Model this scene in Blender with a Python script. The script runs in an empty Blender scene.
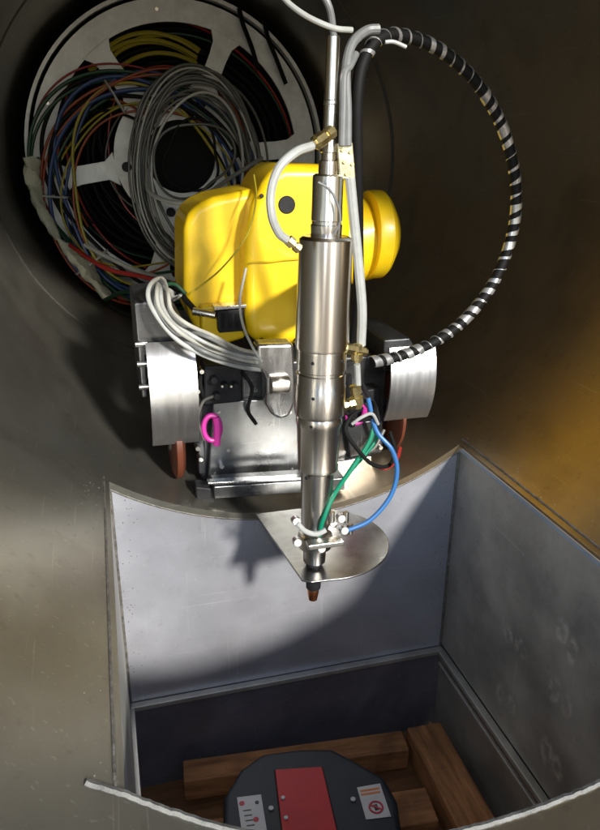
import bpy, bmesh, math, random
from mathutils import Vector, Matrix
random.seed(7)
R = math.radians
C = bpy.context.scene.collection
# ------------------------------------------------------------------ camera
Fv = Vector((.251, .900, -.355)).normalized()
Rv = Vector((.964, -.266, .008)); Rv = (Rv - Fv*Rv.dot(Fv)).normalized()
Dv = Fv.cross(Rv).normalized()
if Dv.z > 0: Dv = -Dv
CAM = Vector((-.523, 0, .082)); F = 705.0
cam = bpy.data.cameras.new('camera'); co = bpy.data.objects.new('camera', cam); C.objects.link(co)
m = Matrix((Rv, -Dv, -Fv)).transposed().to_4x4(); m.translation = CAM
co.matrix_world = m
cam.sensor_fit = 'VERTICAL'; cam.sensor_height = 36; cam.lens = F/830*36
cam.clip_start = .02; cam.clip_end = 500
bpy.context.scene.camera = co
# ------------------------------------------------------------------ light
SUN = Vector((-.35, 1.09, -.50)).normalized()          # direction the light travels
elev = math.asin(-SUN.z); az = math.atan2(-SUN.x, -SUN.y)
w = bpy.data.worlds.new('World'); bpy.context.scene.world = w; w.use_nodes = True
nt = w.node_tree; bg = nt.nodes['Background']
sky = nt.nodes.new('ShaderNodeTexSky'); sky.sky_type = 'NISHITA'; sky.sun_disc = False
sky.sun_elevation = elev; sky.sun_rotation = az; sky.ozone_density = 5; sky.dust_density = .3
nt.links.new(sky.outputs[0], bg.inputs[0]); bg.inputs[1].default_value = .15
sl = bpy.data.lights.new('sun', 'SUN'); sl.energy = 5; sl.angle = R(5.5); sl.color = (1, .955, .87)
so = bpy.data.objects.new('sun', sl); C.objects.link(so); so.rotation_euler = SUN.to_track_quat('-Z', 'Y').to_euler()
# the photographer's on-camera flash
fl = bpy.data.lights.new('flash', 'AREA'); fl.shape = 'RECTANGLE'; fl.size = .07; fl.size_y = .04; fl.energy = 5; fl.color = (1, .97, .92)
fo = bpy.data.objects.new('flash', fl); C.objects.link(fo)
fo.location = CAM - Dv*.10 + Rv*.03
fo.rotation_euler = (Fv + Vector((0, 0, .12))).to_track_quat('-Z', 'Y').to_euler()
vs = bpy.context.scene.view_settings
vs.view_transform = 'Standard'; vs.look = 'None'; vs.gamma = 1; vs.exposure = .35
# ------------------------------------------------------------------ helpers
def ray(u, v): return (u-300)*Rv + (v-415)*Dv + F*Fv
def at(u, v, Y):
    d = ray(u, v); return CAM + d*(Y/d.y)
def atz(u, v, z):
    d = ray(u, v); return CAM + d*((z-CAM.z)/d.z)
def px(p, n): return n*((p-CAM).dot(Fv))/F               # size in metres of n photo pixels at p
def tag(o, label=None, cat=None, group=None, kind=None):
    if label: o['label'] = label
    if cat: o['category'] = cat
    if group: o['group'] = group
    if kind: o['kind'] = kind
    return o
def thing(name, loc, label, cat, group=None):
    o = bpy.data.objects.new(name, None); C.objects.link(o); o.location = loc
    o.empty_display_size = .05
    return tag(o, label, cat, group)
def catmull(pts, n=10, closed=False):
    P = [Vector(p) for p in pts]
    if closed: P = [P[-1]] + P + [P[0], P[1]]
    else: P = [P[0]*2-P[1]] + P + [P[-1]*2-P[-2]]
    out = []
    for i in range(1, len(P)-2):
        a, b, c, d = P[i-1:i+3]
        for k in range(n):
            t = k/n
            out.append(.5*((2*b)+(c-a)*t+(2*a-5*b+4*c-d)*t*t+(3*b-a-3*c+d)*t**3))
    if not closed: out.append(P[-2])
    return out
def frames(path, closed=False):
    n = len(path); T = []
    for i in range(n):
        a = path[(i-1) % n] if closed or i > 0 else path[0]
        b = path[(i+1) % n] if closed or i < n-1 else path[-1]
        T.append((b-a).normalized())
    N = T[0].orthogonal().normalized(); out = []
    for t in T:
        N = (N - t*N.dot(t)).normalized(); out.append((t, N, t.cross(N)))
    return out
class MB:
    def __init__(s): s.v = []; s.f = []
    def add(s, vs_, fs):
        k = len(s.v); s.v += [Vector(x) for x in vs_]; s.f += [tuple(i+k for i in f) for f in fs]; return s
    def box(s, c, size, rot=None):
        c = Vector(c); x, y, z = [q/2 for q in size]
        vs_ = [Vector((i*x, j*y, k*z)) for i in (-1, 1) for j in (-1, 1) for k in (-1, 1)]
        if rot is not None: vs_ = [rot @ q for q in vs_]
        return s.add([q+c for q in vs_], [(0,1,3,2),(4,6,7,5),(0,4,5,1),(2,3,7,6),(0,2,6,4),(1,5,7,3)])
    def tube(s, pts, r, seg=8, n=8, closed=False, smooth=True, rf=None, flat=1.0):
        path = catmull(pts, n, closed) if smooth else [Vector(p) for p in pts]
        fr = frames(path, closed); vs_ = []; L = len(path)
        for i, (p, (t, a, b)) in enumerate(zip(path, fr)):
            rr = r*(rf(i/(L-1)) if rf else 1)
            for k in range(seg):
                q = 2*math.pi*k/seg
                vs_.append(p + a*math.cos(q)*rr + b*math.sin(q)*rr*flat)
        fs = []
        M_ = L if closed else L-1
        for i in range(M_):
            for k in range(seg):
                j = (i+1) % L; k2 = (k+1) % seg
                fs.append((i*seg+k, i*seg+k2, j*seg+k2, j*seg+k))
        if not closed:
            fs.append(tuple(range(seg))[::-1]); fs.append(tuple((L-1)*seg+k for k in range(seg)))
        return s.add(vs_, fs)
    def lathe(s, rings, axis, seg=32):
        """rings: [(centre, radius)] about a common axis"""
        axis = Vector(axis).normalized(); a = axis.orthogonal().normalized(); b = axis.cross(a)
        vs_ = []; fs = []
        for c, r in rings:
            for k in range(seg):
                q = 2*math.pi*k/seg; vs_.append(Vector(c)+a*math.cos(q)*r+b*math.sin(q)*r)
        for i in range(len(rings)-1):
            for k in range(seg):
                k2 = (k+1) % seg; fs.append((i*seg+k, i*seg+k2, (i+1)*seg+k2, (i+1)*seg+k))
        fs.append(tuple(range(seg))[::-1]); fs.append(tuple((len(rings)-1)*seg+k for k in range(seg)))
        return s.add(vs_, fs)
    def cyl(s, p0, p1, r, seg=24, ch=.12):
        p0 = Vector(p0); p1 = Vector(p1); d = p1-p0; c = min(r*ch, d.length*.3); u = d.normalized()
        return s.lathe([(p0, r-c), (p0+u*c, r), (p1-u*c, r), (p1, r-c)], d, seg)
    def prism(s, poly, d):
        """poly: closed list of 3-D points, extruded by vector d"""
        n = len(poly); poly = [Vector(p) for p in poly]
        vs_ = poly + [p+Vector(d) for p in poly]
        return s.add(vs_, [tuple(range(n)), tuple(range(2*n-1, n-1, -1))] + [(i, i+n, (i+1) % n+n, (i+1) % n) for i in range(n)])
    def build(s, name, mat, parent=None, bevel=0, seg=3, sharp=35, label=None, jit=0):
        off = parent_world(parent) if parent else Vector((0, 0, 0))
        if parent is None:
            lo = Vector([min(q[i] for q in s.v) for i in range(3)]); hi = Vector([max(q[i] for q in s.v) for i in range(3)])
            off = Vector(((lo.x+hi.x)/2, (lo.y+hi.y)/2, lo.z))
        me = bpy.data.meshes.new(name); me.from_pydata([tuple(q-off) for q in s.v], [], s.f)
        bm = bmesh.new(); bm.from_mesh(me); bmesh.ops.recalc_face_normals(bm, faces=bm.faces); bm.to_mesh(me); bm.free()
        me.polygons.foreach_set('use_smooth', [True]*len(me.polygons))
        o = bpy.data.objects.new(name, me); C.objects.link(o); me.materials.append(mat)
        if bevel:
            b = o.modifiers.new('bevel', 'BEVEL'); b.width = bevel; b.segments = seg; b.limit_method = 'ANGLE'; b.angle_limit = R(30)
            wn = o.modifiers.new('wn', 'WEIGHTED_NORMAL')
        else: me.set_sharp_from_angle(angle=R(sharp))
        if parent: o.parent = parent
        else: o.location = off
        if label: o['label'] = label
        return o
def parent_world(p):
    v = Vector((0, 0, 0))
    while p: v += p.location; p = p.parent
    return v
# ------------------------------------------------------------------ materials
def mat(name, col, rough=.5, metal=0, noise=0, nscale=8, bump=0, bscale=60, stretch=(1,1,1), rnoise=0, col2=None, coat=0, aniso=0, trans=0):
    M_ = bpy.data.materials.new(name); M_.use_nodes = True; t = M_.node_tree; N = t.nodes; L = t.links
    p = N['Principled BSDF']
    p.inputs['Base Color'].default_value = (*col, 1); p.inputs['Roughness'].default_value = rough; p.inputs['Metallic'].default_value = metal
    p.inputs['Coat Weight'].default_value = coat; p.inputs['Anisotropic'].default_value = aniso
    p.inputs['Transmission Weight'].default_value = trans
    if noise or rnoise or bump or col2:
        tc = N.new('ShaderNodeTexCoord'); mp = N.new('ShaderNodeMapping'); mp.inputs['Scale'].default_value = stretch
        L.new(tc.outputs['Object'], mp.inputs[0])
        nz = N.new('ShaderNodeTexNoise'); nz.inputs['Scale'].default_value = nscale; nz.inputs['Detail'].default_value = 8; nz.inputs['Roughness'].default_value = .62
        L.new(mp.outputs[0], nz.inputs[0])
        if noise or col2:
            cr = N.new('ShaderNodeValToRGB'); c2 = col2 or tuple(max(0, c*(1-noise)) for c in col)
            cr.color_ramp.elements[0].position = .35; cr.color_ramp.elements[1].position = .68
            cr.color_ramp.elements[0].color = (*c2, 1); cr.color_ramp.elements[1].color = (*[min(1, c*(1+noise*.3)) for c in col], 1)
            L.new(nz.outputs[0], cr.inputs[0]); L.new(cr.outputs[0], p.inputs['Base Color'])
        if rnoise:
            mr = N.new('ShaderNodeMapRange'); mr.inputs[1].default_value = .3; mr.inputs[2].default_value = .7
            mr.inputs[3].default_value = max(.03, rough-rnoise); mr.inputs[4].default_value = rough+rnoise
            L.new(nz.outputs[0], mr.inputs[0]); L.new(mr.outputs[0], p.inputs['Roughness'])
        if bump:
            n2 = N.new('ShaderNodeTexNoise'); n2.inputs['Scale'].default_value = bscale; n2.inputs['Detail'].default_value = 5
            L.new(mp.outputs[0], n2.inputs[0]); b = N.new('ShaderNodeBump'); b.inputs['Strength'].default_value = bump; b.inputs['Distance'].default_value = .004
            L.new(n2.outputs[0], b.inputs['Height']); L.new(b.outputs[0], p.inputs['Normal'])
    return M_
M = dict(
 pipe=mat('pipe_steel', (.37, .36, .315), .36, .88, .2, 2.2, .16, 26, (1, .35, 1), .06),
 plate=mat('duct_plate', (.51, .52, .575), .40, .6, .12, 3.5, .12, 30, (1, 1, 1), .08),  # bluish base carries the sky-blue tone of the plate's shade
 plate_dark=mat('dull_plate', (.46, .45, .41), .45, .55, .35, 4, .2, 30, (1, 1, 1), .1),
 plate_blue=mat('sky_tinted_plate', (.24, .24, .29), .42, .6, .3, 4, .2, 30, (1, 1, 1), .1),  # sky-blue shade put into the back skirt's base colour
 edge=mat('cut_edge', (.17, .17, .16), .6, .4, .6, 22, .5, 120, (1, 1, 1), .1),
 weld=mat('weld_bead', (.26, .245, .22), .6, .8, .4, 60, .8, 200, (1, 1, 1), .1),
 alu=mat('brushed_aluminium', (.62, .62, .62), .27, .95, .15, 8, .08, 60, (6, 6, 1), .06),
 aluv=mat('fender_aluminium', (.56, .56, .57), .34, .95, .10, 5, .03, 30, (14, 1, 1), .04),
 stainless=mat('stainless_barrel', (.62, .575, .51), .13, 1, .0, 10, .03, 70, (12, 12, 1), .03),
 stainless2=mat('worn_stainless', (.54, .505, .45), .2, 1, .18, 12, .08, 60, (5, 5, 1), .06),
 chrome=mat('bright_steel', (.75, .74, .70), .18, 1, .1, 20, 0, 0, (1, 1, 1), .05),
 sheet=mat('shield_sheet', (.36, .36, .35), .34, 1, .3, 12, .12, 30, (1, 1, 1), .08),
 panel=mat('front_panel_steel', (.24, .245, .25), .34, .85, .55, 5, .2, 14, (1, 1, 1), .1),
 body=mat('carriage_sheet', (.085, .088, .095), .36, .7, .3, 9, .15, 30, (1, 1, 1), .1),
 yellow=mat('yellow_enamel', (.88, .60, .008), .36, 0, 0, 4, .05, 60, (1, 1, 1), .05, col2=(.84, .55, .008), coat=.2),
 black=mat('black_rubber', (.006, .006, .006), .65, 0, .3, 30, .1, 80),
 blackp=mat('black_plastic', (.018, .018, .02), .5, 0, .3, 30, .1, 80),
 dark=mat('dark_void_fill', (.004, .004, .004), .9),  # near-black colour stands in for deep shade behind the reel
 reel=mat('reel_paint', (.74, .75, .71), .42, .15, .25, 9, .15, 40, (1, 1, 1), .1),
 brass=mat('brass', (.72, .60, .30), .33, 1, .3, 40, .1, 90),
 hosew=mat('milky_hose', (.36, .37, .355), .35, 0, .15, 30, 0, 0, (1, 1, 1), .05),
 hoseg=mat('grey_hose', (.16, .165, .165), .4, 0, .2, 30),
 silver=mat('silver_spiral', (.50, .50, .50), .30, .7, .3, 50, 0, 0, (1, 1, 1), .1),
 magenta=mat('magenta_paint', (.50, .03, .28), .4, 0, .15, 20),
 orange=mat('orange_polyurethane', (.12, .032, .014), .45, 0, .2, 20, .1, 60),
 copper=mat('copper_tip', (.72, .28, .13), .35, 1, .4, 60, .1, 90),
 wood=mat('rough_timber', (.42, .19, .075), .75, 0, .5, 5, .5, 30, (1, 9, 9)),
 woody=mat('rough_timber_along', (.42, .19, .075), .75, 0, .5, 5, .5, 30, (9, 1, 9)),
 ground=mat('brown_earth', (.44, .29, .15), .9, 0, .4, 2, .6, 12),
 navy=mat('machine_moulding', (.009, .014, .021), .6, 0, .2, 12, .12, 90),
 red=mat('red_panel', (.44, .014, .02), .55, 0, .12, 10, .06, 90),
 paper=mat('sticker', (.50, .50, .50), .5, 0, .1, 10),
 ink=mat('ink', (.02, .02, .03), .5), redink=mat('red_ink', (.40, .03, .05), .5), orink=mat('orange_ink', (.55, .18, .05), .5),
 wrap=mat('pale_wrap', (.50, .49, .36), .55, 0, .3, 9, .5, 25),
 c_orange=mat('orange_cable', (.28, .055, .015), .45), c_blue=mat('blue_cable', (.02, .05, .15), .45),
 c_yellow=mat('yellow_cable', (.33, .27, .02), .45), c_green=mat('green_cable', (.008, .05, .02), .45),
 c_grey=mat('grey_cable', (.105, .104, .088), .42, 0, .3, 30), c_pale=mat('pale_cable', (.38, .38, .34), .4),
 h_green=mat('green_tube', (.0, .17, .09), .3), h_blue=mat('blue_tube', (.03, .13, .34), .3), h_red=mat('red_tube', (.28, .02, .015), .4),
)
for k_ in ('black', 'blackp'): M[k_].node_tree.nodes['Principled BSDF'].inputs['Specular IOR Level'].default_value = .2
for k_, an, ro in (('stainless', .88, .25), ('stainless2', .85, .29), ('chrome', .7, .25)):    # lathe-turned steel
    t_ = M[k_].node_tree; p_ = t_.nodes['Principled BSDF']; tg = t_.nodes.new('ShaderNodeTangent'); tg.direction_type = 'RADIAL'; tg.axis = 'Z'
    t_.links.new(tg.outputs[0], p_.inputs['Tangent']); p_.inputs['Anisotropic'].default_value = an; p_.inputs['Anisotropic Rotation'].default_value = .25
    for l_ in list(p_.inputs['Roughness'].links): t_.links.remove(l_)
    p_.inputs['Roughness'].default_value = ro
def wear(M_, light=(.7, .69, .64), dark=(.10, .085, .06), amt=.35, stain=.5, k=1.0, side=None, st_scale=2.2):
    t = M_.node_tree; N = t.nodes; L = t.links; p = N['Principled BSDF']; inp = p.inputs['Base Color']
    cur = inp.links[0].from_socket if inp.links else None
    tc = N.new('ShaderNodeTexCoord')
    def mixin(mask, col):
        nonlocal cur
        mx = N.new('ShaderNodeMix'); mx.data_type = 'RGBA'; L.new(mask, mx.inputs['Factor'])
        if cur: L.new(cur, mx.inputs['A'])
        else: mx.inputs['A'].default_value = inp.default_value
        mx.inputs['B'].default_value = (*col, 1); cur = mx.outputs['Result']
    def nz(scale, rot, sc, det, lo, hi, mul, dist=0):
        mp = N.new('ShaderNodeMapping'); mp.inputs['Scale'].default_value = scale; mp.inputs['Rotation'].default_value = rot
        n = N.new('ShaderNodeTexNoise'); n.inputs['Scale'].default_value = sc; n.inputs['Detail'].default_value = det; n.inputs['Distortion'].default_value = dist
        m = N.new('ShaderNodeMapRange'); m.inputs[1].default_value = lo; m.inputs[2].default_value = hi; m.inputs[4].default_value = mul
        L.new(tc.outputs['Object'], mp.inputs[0]); L.new(mp.outputs[0], n.inputs[0]); L.new(n.outputs[0], m.inputs[0]); return m.outputs[0]
    if side:                                             # golden reflected glow painted on one flank of the pipe, weaker higher up
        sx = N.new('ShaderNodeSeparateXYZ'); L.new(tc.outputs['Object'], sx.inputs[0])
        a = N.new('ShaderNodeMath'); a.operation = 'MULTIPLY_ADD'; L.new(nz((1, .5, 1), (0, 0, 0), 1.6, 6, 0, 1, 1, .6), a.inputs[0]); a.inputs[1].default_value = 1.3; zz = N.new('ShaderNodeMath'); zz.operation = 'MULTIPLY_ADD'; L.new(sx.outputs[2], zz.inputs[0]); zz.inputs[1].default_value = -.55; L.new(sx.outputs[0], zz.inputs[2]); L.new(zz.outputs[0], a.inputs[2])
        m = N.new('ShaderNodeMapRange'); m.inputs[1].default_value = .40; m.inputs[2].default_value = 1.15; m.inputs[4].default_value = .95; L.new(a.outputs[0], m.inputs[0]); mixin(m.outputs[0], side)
    mixin(nz((1, 1, 1), (0, 0, 0), st_scale, 10, .48, .72, stain, 1.2), dark)
    mixin(nz((1, 1, 1), (.3, .2, 0), 34*k, 6, .62, .75, stain*.7), dark)
    mixin(nz((1.2, 40, 40), (.2, .35, .5), 2.4*k, 3, .66, .72, amt), light)
    mixin(nz((40, 1.5, 40), (.1, -.3, .2), 2.0*k, 3, .67, .73, amt), light)
    mixin(nz((30, 30, 1.2), (.4, .1, .1), 2.2*k, 3, .67, .73, amt*.8), light)
    L.new(cur, inp)
wear(M['pipe'], amt=.30, stain=.35, side=(.50, .36, .20), light=(.62, .60, .52))  # side colour paints the warm glow into the steel
wear(M['plate'], amt=.18, stain=.28, light=(.85, .85, .85), dark=(.22, .20, .19))
wear(M['plate_dark'], amt=.25, stain=.3, light=(.62, .61, .57), dark=(.12, .11, .09))
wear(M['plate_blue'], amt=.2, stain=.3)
for k_ in ('body', 'panel', 'alu', 'sheet'): wear(M[k_], amt=.25, stain=.35, k=3, st_scale=7)
wear(M['aluv'], amt=.15, stain=.15, k=3, st_scale=7)
wear(M['yellow'], amt=.12, stain=.14, k=2.5, st_scale=6, light=(.9, .8, .35), dark=(.42, .24, .02))
wear(M['navy'], amt=.12, stain=.2, k=3, light=(.12, .12, .12), dark=(.05, .045, .035), st_scale=6)
wear(M['red'], amt=.12, stain=.2, k=3, light=(.5, .12, .12), dark=(.16, .02, .02), st_scale=6)
for k_ in ('wood', 'woody'): wear(M[k_], amt=.2, stain=.55, k=2, light=(.55, .34, .16), dark=(.10, .045, .02), st_scale=5)
wear(M['reel'], amt=.2, stain=.35, k=1.5, st_scale=4, light=(.8, .8, .78), dark=(.3, .27, .22))
# lighter oval marks on the right plate
def marked_plate():
    M_ = M['plate_dark'].copy(); M_.name = 'marked_plate'; t = M_.node_tree; N = t.nodes; L = t.links
    p = N['Principled BSDF']; src = p.inputs['Base Color'].links[0].from_socket
    tc = N.new('ShaderNodeTexCoord'); acc = None
    for (u, v) in [(508,636),(520,648),(562,632),(572,652),(500,694),(511,704),(554,690),(566,706),(546,752),(556,768)]:
        q = hit_x(u, v, .562)
        mp = N.new('ShaderNodeMapping'); mp.vector_type = 'POINT'
        sc = (1, 1/random.uniform(.020, .030), 1/random.uniform(.028, .042))
        mp.inputs['Scale'].default_value = sc; mp.inputs['Location'].default_value = (0, -q.y*sc[1], -(q.z+.0)*sc[2])
        L.new(tc.outputs['Object'], mp.inputs[0])
        sx = N.new('ShaderNodeSeparateXYZ'); L.new(mp.outputs[0], sx.inputs[0])
        cx = N.new('ShaderNodeCombineXYZ'); L.new(sx.outputs[1], cx.inputs[1]); L.new(sx.outputs[2], cx.inputs[2])
        ln = N.new('ShaderNodeVectorMath'); ln.operation = 'LENGTH'; L.new(cx.outputs[0], ln.inputs[0])
        a = N.new('ShaderNodeMath'); a.operation = 'SUBTRACT'; L.new(ln.outputs['Value'], a.inputs[0]); a.inputs[1].default_value = .75
        b = N.new('ShaderNodeMath'); b.operation = 'ABSOLUTE'; L.new(a.outputs[0], b.inputs[0])
        c = N.new('ShaderNodeMapRange'); c.inputs[1].default_value = .62; c.inputs[2].default_value = .0; c.inputs[3].default_value = 0; c.inputs[4].default_value = .85
        L.new(b.outputs[0], c.inputs[0])
        if acc is None: acc = c.outputs[0]
        else:
            mx = N.new('ShaderNodeMath'); mx.operation = 'MAXIMUM'; L.new(acc, mx.inputs[0]); L.new(c.outputs[0], mx.inputs[1]); acc = mx.outputs[0]
    nb = N.new('ShaderNodeTexNoise'); nb.inputs['Scale'].default_value = 38; nb.inputs['Detail'].default_value = 4; L.new(tc.outputs['Object'], nb.inputs[0])
    nr = N.new('ShaderNodeMapRange'); nr.inputs[1].default_value = .38; nr.inputs[2].default_value = .62; L.new(nb.outputs[0], nr.inputs[0])
    mm = N.new('ShaderNodeMath'); mm.operation = 'MULTIPLY'; L.new(acc, mm.inputs[0]); L.new(nr.outputs[0], mm.inputs[1]); acc = mm.outputs[0]
    mix = N.new('ShaderNodeMix'); mix.data_type = 'RGBA'; L.new(acc, mix.inputs['Factor']); L.new(src, mix.inputs['A']); mix.inputs['B'].default_value = (.66, .64, .58, 1)
    L.new(mix.outputs['Result'], p.inputs['Base Color'])
    return M_
def hit_x(u, v, x):
    d = ray(u, v); return CAM + d*((x-CAM.x)/d.x)

# ------------------------------------------------------------------ the setting
HX, Y0, Y1 = .56, .83, 1.92; RO = 1.022; ZB = -1.64; ZF = -2.0; YM = .60; YE = 7.0
g = MB().add([(-60, -60, ZF-.06), (60, -60, ZF-.06), (60, 60, ZF-.06), (-60, 60, ZF-.06)], [(0, 1, 2, 3)]).build('ground', M['ground'])
tag(g, kind='structure')
# ------------------------------------------------------------------ welded steel duct
duct = thing('steel_duct', (0, YM, -1), 'large round steel pipe with a rectangular branch opening cut in its floor', 'duct')
th0 = math.asin(HX)
ths = [(-math.pi) + i*(math.pi-th0)/48 for i in range(49)][:-1] + [-th0 + i*2*th0/24 for i in range(25)] + [th0 + i*(math.pi-th0)/48 for i in range(1, 48)]
ys = [YM + i*(Y0-YM)/3 for i in range(3)] + [Y0 + i*(Y1-Y0)/8 for i in range(9)] + [Y1 + i*(YE-Y1)/24 for i in range(1, 25)]
nT = len(ths); nY = len(ys)
def skew(x, y):
    if y >= Y1: return y
    g = min(1, max(0, (x+HX)/HX)); g = g*(2-g)
    return y - .066*g*min(1, (Y1-y)/(Y1-Y0)) if y > YM+.001 else y
def P(r, i, j): a = ths[i % nT]; return Vector((r*math.sin(a), skew(r*math.sin(a), ys[j]) if math.cos(a) > 0 else ys[j], -r*math.cos(a)))
mb = MB(); vv = [P(1, i, j) for j in range(nY) for i in range(nT)] + [P(RO, i, j) for j in range(nY) for i in range(nT)]
def hole(i, j):
    a = ths[i % nT]; b = ths[(i+1) % nT]
    return a >= -th0-1e-6 and b <= th0+1e-6 and b > a and ys[j] >= Y0-1e-6 and ys[j+1] <= Y1+1e-6
ff = []; O = nT*nY
ix = lambda i, j: j*nT + i % nT
for j in range(nY-1):
    for i in range(nT):
        if hole(i, j): continue
        q = [ix(i, j), ix(i+1, j), ix(i+1, j+1), ix(i, j+1)]
        ff.append(tuple(q)); ff.append(tuple(k+O for k in reversed(q)))
        for (di, dj, e) in ((-1, 0, (0, 3)), (1, 0, (1, 2)), (0, -1, (0, 1)), (0, 1, (3, 2))):
            jj = j+dj
            if jj < 0 or jj >= nY-1 or hole(i+di, jj):
                a, b = q[e[0]], q[e[1]]; ff.append((a, b, b+O, a+O))
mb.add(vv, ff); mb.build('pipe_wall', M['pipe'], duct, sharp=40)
MB().lathe([(Vector((0, YE-.01, 0)), .999), (Vector((0, YE+.02, 0)), .999)], (0, 1, 0), 64).build('end_cap', M['dark'], duct)  # unseen cap added so the reel's background stays dark
def arc(r, n=24, hx=HX, y=Y1): return [Vector((x, y, -math.sqrt(r*r-x*x))) for x in [-hx + 2*hx*i/n for i in range(n+1)]]
zt = -math.sqrt(RO*RO-HX*HX)-.001
T = .018
back = arc(RO+.001, y=Y1+.003) + [Vector((HX, Y1+.003, ZB)), Vector((-HX, Y1+.003, ZB))]
MB().prism(back, (0, T, 0)).build('back_plate', M['plate'], duct, label='bright back plate of the branch, partly sunlit')
fm = MB(); fa = arc(1.012); nf = len(fa); vs_ = []; fs = []
for p in fa:
    y = skew(p.x, Y0)-.003; vs_ += [(p.x, y, p.z), (p.x, y, ZB), (p.x, y-T, p.z), (p.x, y-T, ZB)]
for k in range(nf-1):
    a, b = 4*k, 4*k+4; fs += [(a, b, b+1, a+1), (a+2, a+3, b+3, b+2), (a, a+2, b+2, b), (a+1, b+1, b+3, a+3)]
fs += [(0, 1, 3, 2), (4*nf-4, 4*nf-2, 4*nf-1, 4*nf-3)]
fm.add(vs_, fs).build('front_plate', M['plate_dark'], duct)
mp_ = MB().box((HX+.003+T/2, (Y0+Y1)/2-.035, (zt+ZB)/2), (T, Y1-Y0+.11, zt-ZB))
o = mp_.build('side_plate', M['plate_dark'], duct, label='right side plate with faint oval marks')
# marks use object coordinates: the part's origin is the duct's base
_p = duct.location
_h = hit_x
def hit_x(u, v, x, _h=_h): return _h(u, v, x) - Vector(_p)
o.data.materials[0] = marked_plate()
MB().box((-HX-.003-T/2, (Y0+Y1)/2-.035, (zt+ZB)/2), (T, Y1-Y0+.11, zt-ZB)).build('side_plate', M['plate_dark'], duct)
# lower frame: rail and skirt plates
rl = MB(); xr = HX+.003
rl.box((0, Y1-.010, ZB-.012), (2*xr, .026, .020)); rl.box((xr-.010, (Y0+Y1)/2-.012, ZB-.0125), (.026, Y1-Y0-.025, .020))
rl.box((-xr+.006, (Y0+Y1)/2-.012, ZB-.0125), (.016, Y1-Y0-.025, .020)); rl.box((0, Y0-.030, ZB-.0117), (2*xr, .10, .020))
rl.build('flange_rail', M['plate_dark'], duct, bevel=.004)
rl = MB(); rl.box((xr-.020, (Y0+Y1)/2-.012, ZB-.050), (.012, Y1-Y0-.04, .016)); rl.build('flange_rail', M['plate_dark'], duct, bevel=.003)
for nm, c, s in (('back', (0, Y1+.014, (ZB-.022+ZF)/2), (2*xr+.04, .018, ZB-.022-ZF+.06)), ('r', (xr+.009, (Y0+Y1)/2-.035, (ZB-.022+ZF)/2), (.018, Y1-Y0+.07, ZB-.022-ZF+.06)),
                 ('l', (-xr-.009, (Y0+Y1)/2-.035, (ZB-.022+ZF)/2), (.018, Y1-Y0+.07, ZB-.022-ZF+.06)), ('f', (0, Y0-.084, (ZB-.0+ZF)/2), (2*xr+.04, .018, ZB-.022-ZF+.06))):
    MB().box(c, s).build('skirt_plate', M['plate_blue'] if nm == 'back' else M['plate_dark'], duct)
# weld beads
def bead(pts, r, name='weld_bead', mt='weld'):
    path = []
    for a, b in zip(pts[:-1], pts[1:]):
        n = max(1, int((b-a).length/.006))
        for k in range(n): path.append(a.lerp(b, k/n))
    path.append(pts[-1])
    path = [p + Vector((random.uniform(-1, 1), random.uniform(-1, 1), random.uniform(-1, 1)))*r*.12 for p in path]
    return MB().tube(path, r, 6, smooth=False).build(name, M[mt], duct)
for sx in (-1, 1):
    bead([Vector((sx*HX, Y1+.002, zt)), Vector((sx*HX, Y1+.002, ZB))], .005)
    bead([Vector((sx*(HX+.014), Y0, -math.sqrt(1-(HX+.014)**2)+.001)), Vector((sx*(HX+.014), Y1+.012, -math.sqrt(1-(HX+.014)**2)+.001))], .0035)
bead([p+Vector((0, .001, .0)) for p in arc(RO)], .003)
bead([Vector((p.x, skew(p.x, Y0)-.004, p.z+.001)) for p in arc(1.0, n=60, hx=.615)[:58]], .0062, mt='edge')
sb = MB(); sv = []; sf = []
for y, rr_ in ((3.66, 1.0005), (3.672, .9965), (3.698, .9965), (3.71, 1.0005)):
    sv += [(rr_*math.sin(2*math.pi*k/120), y, -rr_*math.cos(2*math.pi*k/120)) for k in range(120)]
for q in range(3): sf += [(q*120+k, q*120+(k+1) % 120, q*120+120+(k+1) % 120, q*120+120+k) for k in range(120)]
sb.add(sv, sf).build('seam_band', M['weld'], duct)
sp_ = MB()
def blob(p, rr_):
    sp_.add([p+Vector(q)*rr_ for q in ((1,0,0),(-1,0,0),(0,1,0),(0,-1,0),(0,0,1),(0,0,-1))], [(0,2,4),(2,1,4),(1,3,4),(3,0,4),(2,0,5),(1,2,5),(3,1,5),(0,3,5)])
for k in range(170):
    z_ = random.uniform(zt, ZB); e_ = abs(random.gauss(0, .03)); q = random.random()
    if q < .35: blob(Vector((-HX+.01+e_, Y1+.003, z_)), random.uniform(.001, .0028))
    elif q < .7: blob(Vector((HX-.01-e_, Y1+.003, z_)), random.uniform(.001, .0028))
    else: blob(Vector((HX+.003, Y1-.01-e_, z_)), random.uniform(.001, .0025))
for k in range(120):
    x_ = random.choice((-1, 1))*(HX+.02+abs(random.gauss(0, .035))); blob(Vector((x_, random.uniform(Y0, Y1), -math.sqrt(1-x_*x_))), random.uniform(.001, .0024))
tag(sp_.build('weld_spatter', M['weld'], duct), kind='stuff')
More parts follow.
